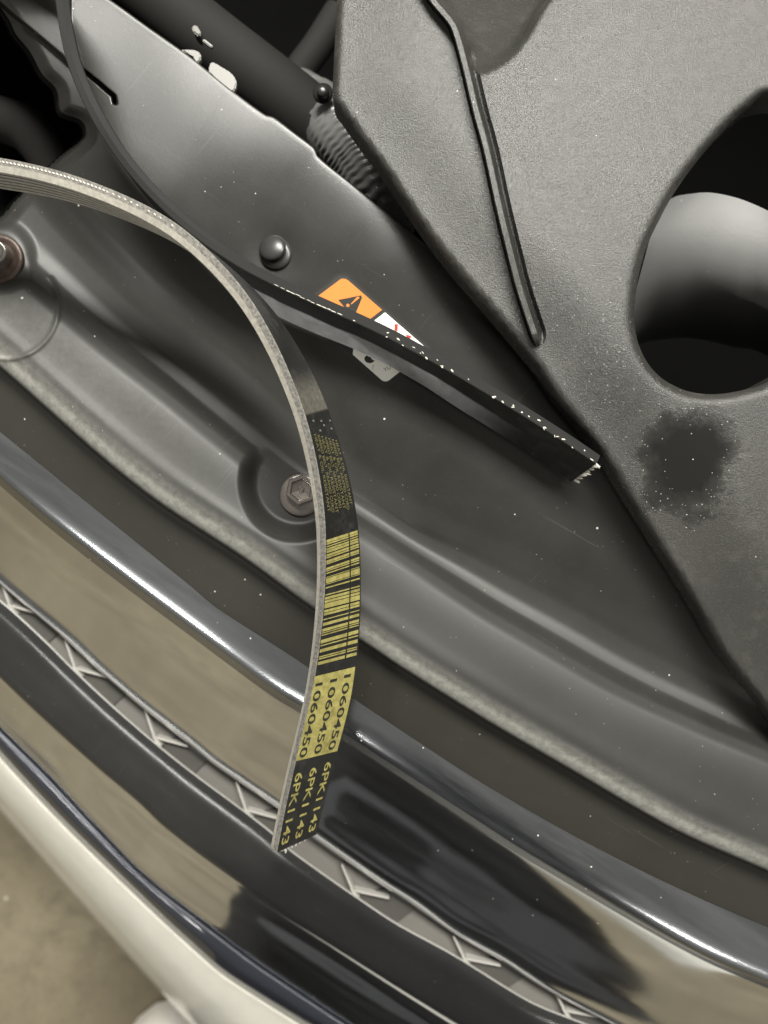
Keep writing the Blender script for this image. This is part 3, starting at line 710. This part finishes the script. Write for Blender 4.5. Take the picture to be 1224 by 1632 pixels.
def rubber_back():
    t = NT('black_belt_fabric')
    def attr(n_): nd = t.n('ShaderNodeAttribute'); nd.attribute_name = n_; return nd.outputs['Fac']
    ac, al = attr('across'), attr('along')
    n = t.noise(120, 5, 0.7); wv = t.noise(2600, 2); nf = t.noise(520, 4, 0.7)
    film = t.ramp(n, [(0.50, 0), (0.72, 1)])
    def band(x, a, b_, c_, d_):   # soft window
        up = t.n('ShaderNodeMapRange', _interpolation_type='SMOOTHSTEP'); t.link(x, up.inputs[0]); up.inputs[1].default_value = a; up.inputs[2].default_value = b_
        dn = t.n('ShaderNodeMapRange', _interpolation_type='SMOOTHSTEP'); t.link(x, dn.inputs[0]); dn.inputs[1].default_value = c_; dn.inputs[2].default_value = d_; dn.inputs[3].default_value = 1; dn.inputs[4].default_value = 0
        return t.math('MULTIPLY', up.outputs[0], dn.outputs[0])
    # a reflected sheen painted in grey on the lower half of the blank strand, bare fabric above the small print
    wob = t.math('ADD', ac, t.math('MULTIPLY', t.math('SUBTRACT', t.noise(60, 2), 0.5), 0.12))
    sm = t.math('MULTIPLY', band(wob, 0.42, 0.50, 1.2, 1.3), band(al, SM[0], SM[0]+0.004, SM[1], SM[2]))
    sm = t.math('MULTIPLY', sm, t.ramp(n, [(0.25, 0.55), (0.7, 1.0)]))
    bare = t.math('MULTIPLY', band(al, SM[3], SM[3]+0.0012, SM[4], SM[5]), t.ramp(nf, [(0.25, 0.35), (0.7, 1.0)]))
    c = t.mixc(t.math('MULTIPLY', film, 0.22), (0.014, 0.014, 0.013), (0.08, 0.08, 0.08))
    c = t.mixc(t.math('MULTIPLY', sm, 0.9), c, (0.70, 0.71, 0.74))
    c = t.mixc(t.math('MULTIPLY', bare, 0.9), c, (0.15, 0.14, 0.115))
    t.set(Base__Color=c, Roughness=t.math('ADD', 0.32, t.math('MULTIPLY', film, 0.25)), Normal=t.bump(wv, 0.12, 0.0003)); return t.m
def edge_mat():
    t = NT('fibrous_cut_rubber')
    n = t.noise(900, 4, 0.7); b_ = t.noise(120, 4)
    c = t.mixc(t.ramp(n, [(0.35, 0), (0.7, 1)]), (0.075, 0.07, 0.062), (0.26, 0.245, 0.22))
    c = t.mixc(t.math('MULTIPLY', b_, 0.4), c, (0.06, 0.055, 0.048))
    t.set(Base__Color=c, Roughness=0.7, Normal=t.bump(n, 0.4, 0.0005)); return t.m
def rib_mat():
    t = NT('dusty_rib_rubber')
    n = t.noise(700, 4, 0.65); b_ = t.noise(70, 4)
    c = t.mixc(t.ramp(n, [(0.3, 0), (0.7, 1)]), (0.27, 0.255, 0.22), (0.42, 0.395, 0.345))
    c = t.mixc(t.math('MULTIPLY', t.ramp(b_, [(0.45, 0), (0.75, 1)]), 0.4), c, (0.25, 0.235, 0.205))
    t.set(Base__Color=c, Roughness=0.75, Normal=t.bump(n, 0.25, 0.0004)); return t.m
def groove_mat():
    return simple('dark_rib_rubber', (0.05, 0.048, 0.043), 0.7)
NAK = (len(KA)-10)*nper
pyK = CY - K[:NAK, 1]*F/(CAMZ - K[:NAK, 2])
def uy(y): return float(np.interp(-y, -pyK, U[:NAK]))
kb0 = len(KA)*nper
pxB = CX + K[kb0:, 0]*F/(CAMZ - K[kb0:, 2])
def uxB(x): return float(np.interp(x, pxB, U[kb0:]))
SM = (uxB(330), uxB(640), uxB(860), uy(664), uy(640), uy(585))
belt_t = thing('drive_belt', 'cut ribbed drive belt with yellow barcode and numbers, looped over the black shield', 'drive belt')
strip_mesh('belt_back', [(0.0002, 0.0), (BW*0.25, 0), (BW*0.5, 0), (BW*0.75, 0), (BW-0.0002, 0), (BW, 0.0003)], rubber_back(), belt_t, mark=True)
edge_prof = [(0.0002, 0.0), (0.0, 0.0003), (0.0, 0.0024)]
strip_mesh('cut_edge', edge_prof, edge_mat(), belt_t, False, (0, len(KA)*nper-40))
strip_mesh('cut_edge', edge_prof, simple('shaded_cut_rubber', (0.013,0.0125,0.0115), 0.75, 0, 0.2, 0.3, 900), belt_t, False, (len(KA)*nper-40, 10**6))  # same cut rubber, darkened to put this strand's shade into the colour
strip_mesh('cut_edge', [(BW, 0.0003), (BW, 0.0024)], bpy.data.materials['fibrous_cut_rubber'], belt_t)
RM = rib_mat(); pt = BW/6
RD = simple('shaded_rib_rubber', (0.016, 0.016, 0.0155), 0.7, 0, 0.2, 0.2, 900)  # ribs of the second strand, their shade painted as a darker tone
FL = simple('rib_flank_rubber', (0.07, 0.066, 0.058), 0.7)
SPL = len(KA)*nper - 40
nn_ = len(K)
for i in range(6):
    w0 = i*pt
    o = strip_mesh('rib', [(w0 + (0 if i == 0 else 0.0001), 0.0024), (w0+0.0008, 0.0045), (w0+0.0011, 0.0047), (w0+pt-0.0011, 0.0047), (w0+pt-0.0008, 0.0045), (w0+pt-0.0001, 0.0024)], [RM, FL, RD], belt_t, True)
    fm = []
    for sg in range(5):
        for q in range(nn_-1): fm.append(2 if q > SPL else (0 if (1 <= sg <= 3 or (i == 0 and sg == 0)) else 1))
    fm += [1, 1]; o.data.polygons.foreach_set('material_index', np.array(fm, dtype=np.int32))
strip_mesh('rib_grooves', [(0.0003, 0.0026), (BW-0.0003, 0.0026)], groove_mat(), belt_t)
# end caps
for i in (0, len(K)-1):
    mesh_obj('cut_end', [K[i] - EE[i]*v0 - NB[i]*d0 for v0, d0 in ((0.0002, 0), (BW, 0), (BW, 0.0026), (0, 0.0026))], [(0, 1, 2, 3)], groove_mat(), belt_t, False)

# where along the belt a photo row lies (printed strand)
OFF = -0.00012
def belt_patch(name, u0, u1, v0, v1, mat, parent, nu=2, nv=6, dd=OFF, bmx=None):
    us = np.linspace(u0, u1, nu+1); vs = np.linspace(v0, v1, nv+1); uu, vq = np.meshgrid(us, vs, indexing='ij')
    pts = belt(uu.ravel(), vq.ravel(), np.full(uu.size, dd)); f = []
    for i in range(nu):
        for j in range(nv): f.append((i*(nv+1)+j, i*(nv+1)+j+1, (i+1)*(nv+1)+j+1, (i+1)*(nv+1)+j))
    return list(pts), f
def yellow_print():
    t = NT('worn_yellow_print')
    n = t.noise(420, 5, 0.7); b_ = t.noise(1800, 3); st_ = t.noise(160, 4)
    c = t.mixc(t.ramp(n, [(0.35, 0), (0.7, 1)]), (0.235, 0.205, 0.06), (0.40, 0.36, 0.125))
    c = t.mixc(t.math('MULTIPLY', t.ramp(st_, [(0.5, 0), (0.68, 1)]), 0.45), c, (0.13, 0.11, 0.035))
    t.set(Base__Color=c, Roughness=0.5, Normal=t.bump(b_, 0.1, 0.0003)); return t.m
YM = yellow_print()
bars = [(60,84),(88,103),(114,124),(134,150),(154,176),(186,204),(209,222),(238,260),(264,274),(302,320),(325,334),(346,356),(382,388),(394,436),(441,447),(470,482),(532,543),(556,578),(585,606),(612,654),(668,690),(696,716),(746,756),(780,806),(832,856),(863,872),(882,892),(926,958),(972,983),(1008,1038),(1070,1080),(1087,1098),(1118,1145)]
bv_, bf_ = [], []
for a, b_ in bars:
    for v0, v1 in ((0.02, 0.665), (0.70, 0.955)):
        p_, f_ = belt_patch('', uy(850 + b_/5.44), uy(850 + a/5.44), BW*v0, BW*v1, None, None, 1, 3)
        o_ = len(bv_); bv_ += p_; bf_ += [tuple(i+o_ for i in q) for q in f_]
mesh_obj('barcode', bv_, bf_, YM, belt_t)
p_, f_ = belt_patch('', uy(1213), uy(1078), BW*0.0, BW*0.955, None, None, 12, 10); mesh_obj('number_panel', p_, f_, YM, belt_t)
def belt_text(name, body, y0, y1, vbase, height, mat, dd, bold=0.012):
    v, f = text_polys(body, 1.0, bold); lo, hi = v[:, :2].min(0), v[:, :2].max(0)
    tx = (v[:, 0]-lo[0])/(hi[0]-lo[0]); ty = (v[:, 1]-lo[1])/(hi[1]-lo[1])
    ua, ub = uy(y0), uy(y1)
    return belt(ua + (ub-ua)*tx, vbase + ty*height, np.full(len(v), dd)), f
def join(name, items, mat, parent):
    v, f = [], []
    for p, q in items:
        o_ = len(v); v += list(p); f += [tuple(i+o_ for i in x) for x in q]
    return mesh_obj(name, v, f, mat, parent, False)
join('part_number', [belt_text('', '1060450', 1090 + a, 1209 + a*0.4, BW*vb, BW*0.165, None, OFF*2) for a, vb in ((0, 0.045), (-1, 0.375), (-3, 0.70))], M['ink'], belt_t)
join('size_number', [belt_text('', '6PK1143', 1234 + a, 1350 + a*0.3, BW*vb, BW*0.17, None, OFF) for a, vb in ((0, 0.07), (-2, 0.40), (-5, 0.73))], YM, belt_t)
# seven lines of small worn print, only their line ends can be read
FADE = simple('faded_yellow_print', (0.15, 0.135, 0.055), 0.55)
it = []
for ln in range(7):
    y0 = 694 + ln*3.5
    it.append(belt_text('', ('HEAT & OIL RESISTANT', 'RIBBED BELT  ARAMID CORD')[ln % 2], y0, 818 + (ln % 3)*3, BW*(0.10 + ln*0.120), BW*0.085, None, OFF, 0.0))
join('small_print', it, FADE, belt_t)
it = []
for y, v in ((672,0.2),(676,0.5),(684,0.55),(690,0.35),(693,0.8),(680,0.85)):
    p_, f_ = belt_patch('', uy(y+3), uy(y), BW*v, BW*(v+0.07), None, None, 1, 1); it.append((p_, f_))
join('print_mark', it, simple('faded_grey_print', (0.14, 0.14, 0.11), 0.55), belt_t)['kind'] = 'stuff'

# white cord ends along the cut edge and at both ends
def blob_strip(items):
    bm = bmesh.new()
    for c, ax, l, r_ in items:
        m = Matrix.Translation(Vector(c)) @ Vector(ax).to_track_quat('X', 'Z').to_matrix().to_4x4() @ Matrix.Diagonal((l, r_, r_, 1))
        bmesh.ops.create_icosphere(bm, subdivisions=1, radius=1, matrix=m)
    return bm
items = []
x = 440.0
while x < 570:
    u = uxB(x); c = belt(np.array([u]), np.array([-0.00005]), np.array([random.uniform(.0003,.0006)]))[0]; ax = belt(np.array([u+.001]), np.array([0.]), np.array([.0004]))[0]-belt(np.array([u]), np.array([0.]), np.array([.0004]))[0]
    if random.random() < 0.8: items.append((c, ax, random.uniform(.0006, .0017), random.uniform(.00012, .00026)))
    x += random.uniform(6, 13)
for x in (612,617,630,642,655,668,680,693,706,720,741,788,801,813,829,843,856,870,884,897,911,926,943):
    x += random.uniform(-2.5, 2.5)
    u = uxB(x); dd = random.uniform(.0003, .0016); c = belt(np.array([u]), np.array([-0.00005]), np.array([dd]))[0]; ax = belt(np.array([u+.001]), np.array([0.]), np.array([dd]))[0]-c
    for q in range(random.choice((1, 1, 2))):
        items.append((c + np.array([random.uniform(-.0006,.0006), random.uniform(-.0005,.0005), 0]), Vector(ax) + Vector((random.uniform(-.6,.6), random.uniform(-.6,.6), 0))*Vector(ax).length, random.uniform(.0004, .0010), random.uniform(.00018, .0004)))
pxA = CX + K[:(len(KA)-10)*nper+nper, 0]*F/(CAMZ - K[:(len(KA)-10)*nper+nper, 2])
def uxA(x): return float(np.interp(-x, -pxA, U[:len(pxA)]))
x = -40.0
while x < 290:
    u = uxA(x); a = belt(np.array([u]), np.array([-0.00004]), np.array([0.0010]))[0]; b_ = belt(np.array([uxA(x+6)]), np.array([-0.00004]), np.array([0.0016]))[0]
    if x < 165 or random.random() < 0.7:
        r_ = 0.00030 if x < 165 else 0.0002
        items.append(((a+b_)/2, b_-a, np.linalg.norm(b_-a)*0.5, r_))
    x += 6.2 if x < 165 else 9.5
bm_obj('cord_fibres', blob_strip(items), M['cord'], belt_t, True)['kind'] = 'stuff'
items = []
for k_ in range(6):           # frayed cord tips at the printed end
    vq = BW*(0.10 + 0.125*k_); c = belt(np.array([0.0]), np.array([vq]), np.array([0.0009]))[0] - TG[0]*0.0005
    d_ = -TG[0]*random.uniform(.3,1) - EE[0]*random.uniform(.4,1.2) + NB[0]*random.uniform(-.2,.2); L_ = .0026 if k_ == 0 else random.uniform(.0008, .0017)
    items.append((c + d_*L_*.5, d_, L_, random.uniform(.0003, .0005)))
    items.append((c + d_*L_*1.2, d_ + EE[0]*0.9, L_*.6, .0003))
for k_ in range(8):
    vq = BW*(0.08 + 0.12*k_); c = belt(np.array([U[-1]]), np.array([vq]), np.array([0.0010]))[0] + TG[-1]*0.0005
    d_ = TG[-1]*1.0 + E1[-1]*random.uniform(-.7,.3); L_ = random.uniform(.0012, .0026)
    items.append((c + d_*L_*random.uniform(-.1,.4), d_, L_, random.uniform(.0004, .0007)))
bm_obj('frayed_cord', blob_strip(items), M['cord'], belt_t, True)['kind'] = 'stuff'

# ------------------------------------------------------------------ the photographer, seen only by a shoe toe and in the mirror faces
def person():
    t = thing('person', 'person in dark clothes standing before the bumper, only a pale shoe toe in view', 'person')
    fwd = PX.copy(); right = AX.copy()
    foot_l = Vector((-0.335, -0.775, FZ)); foot_r = foot_l + right*0.24 - fwd*0.02
    mid = (foot_l + foot_r)/2 - fwd*0.02
    def at(r_, f_, h): return mid + right*r_ + fwd*f_ + Vector((0, 0, h))
    j = [at(.09,.10,.80), at(.09,.16,1.05), at(.09,.14,1.28), at(.07,.14,1.43), at(.05,.20,1.56), at(.05,.22,1.68),
         at(.08,.06,.58), at(.05,.03,.38),
         at(-.09,.01,.24), at(-.12,-.03,.09), at(.09,.01,.24), at(.12,-.03,.09),
         at(-.22,.14,1.42), at(-.36,.20,1.16), at(-.14,.46,1.12),
         at(.25,.14,1.42), at(.37,.20,1.16), at(.18,.46,1.12)]
    rad = [.295,.27,.25,.14,.06,.10, .295,.26, .10,.05,.10,.05, .09,.075,.045,.09,.075,.045]
    ed = [(0,1),(1,2),(2,3),(3,4),(4,5),(0,6),(6,7),(7,8),(8,9),(7,10),(10,11),(3,12),(12,13),(13,14),(3,15),(15,16),(16,17)]
    me = bpy.data.meshes.new('dark_clothes'); me.from_pydata([tuple(p) for p in j], ed, [])
    o = bpy.data.objects.new('dark_clothes', me); COL.objects.link(o); o.parent = t
    me.materials.append(simple('dark_cloth', (0.03, 0.03, 0.032), 0.85, 0, 0.2))
    sk = o.modifiers.new('skin', 'SKIN'); sk.use_smooth_shade = True
    for i, r_ in enumerate(rad): me.skin_vertices[0].data[i].radius = (r_, r_*0.72)
    me.skin_vertices[0].data[0].use_root = True
    o.modifiers.new('sub', 'SUBSURF').render_levels = 2
    shoe_m = simple('pale_shoe_leather', (0.60, 0.57, 0.52), 0.5)
    for fp in (foot_l, foot_r):
        v, f = [], []; prof = [(-.16,.03,.09),(-.13,.04,.10),(-.06,.042,.10),(.0,.044,.085),(.05,.048,.065),(.09,.046,.052),(.12,.036,.044),(.138,.018,.03)]
        for a, hw, h in prof:
            for q in range(13):
                an = math.pi*q/12; v.append(fp + fwd*(a-0.03) + right*hw*math.cos(an) + Vector((0, 0, 0.004 + h*math.sin(an)**0.7)))
        for i in range(len(prof)-1):
            for q in range(12): f.append((i*13+q, i*13+q+1, (i+1)*13+q+1, (i+1)*13+q))
        f.append(tuple(range(13))); f.append(tuple(range((len(prof)-1)*13, len(prof)*13)))
        mesh_obj('shoe', v, f, shoe_m, t)
    return t
person()

# phone held over the car: a real slab right behind the lens, seen only as a dark reflection
phone = thing('phone', 'dark phone held flat above the car', 'phone')
def slab(name, x0, x1, y0, y1, z0, z1, mat, parent, bev):
    bm = bmesh.new(); bmesh.ops.create_cube(bm, size=1)
    for v in bm.verts: v.co = Vector(((x0+x1)/2 + v.co.x*(x1-x0), (y0+y1)/2 + v.co.y*(y1-y0), (z0+z1)/2 + v.co.z*(z1-z0)))
    bmesh.ops.bevel(bm, geom=bm.edges[:], offset=bev, segments=3, affect='EDGES'); return bm_obj(name, bm, mat, parent, False)
slab('phone_case', -0.058, 0.020, -0.130, 0.022, 0.3030, 0.3110, M['phone'], phone, 0.003)
hood = thing('car_hood', 'raised dark underside of the open car hood behind the engine', 'car hood')
hv, hf = [], []
for i in range(9):
    for j in range(9):
        a = -0.85 + 1.7*i/8; q = j/8
        p_ = 1.15 - 0.38*q + 0.05*math.sin(q*3.14); z_ = 0.05 + 0.50*q
        hv.append(tuple(AX*a + PX*(p_ - 0.06*(1-(a/0.85)**2)) + Vector((0, 0, z_))))
for i in range(8):
    for j in range(8): hf.append((i*9+j, i*9+j+1, (i+1)*9+j+1, (i+1)*9+j))
ho = mesh_obj('hood_panel', hv, hf, simple('dark_hood_liner', (0.025, 0.025, 0.024), 0.7, 0, 0.2), hood)
so = ho.modifiers.new('thickness', 'SOLIDIFY'); so.thickness = 0.03
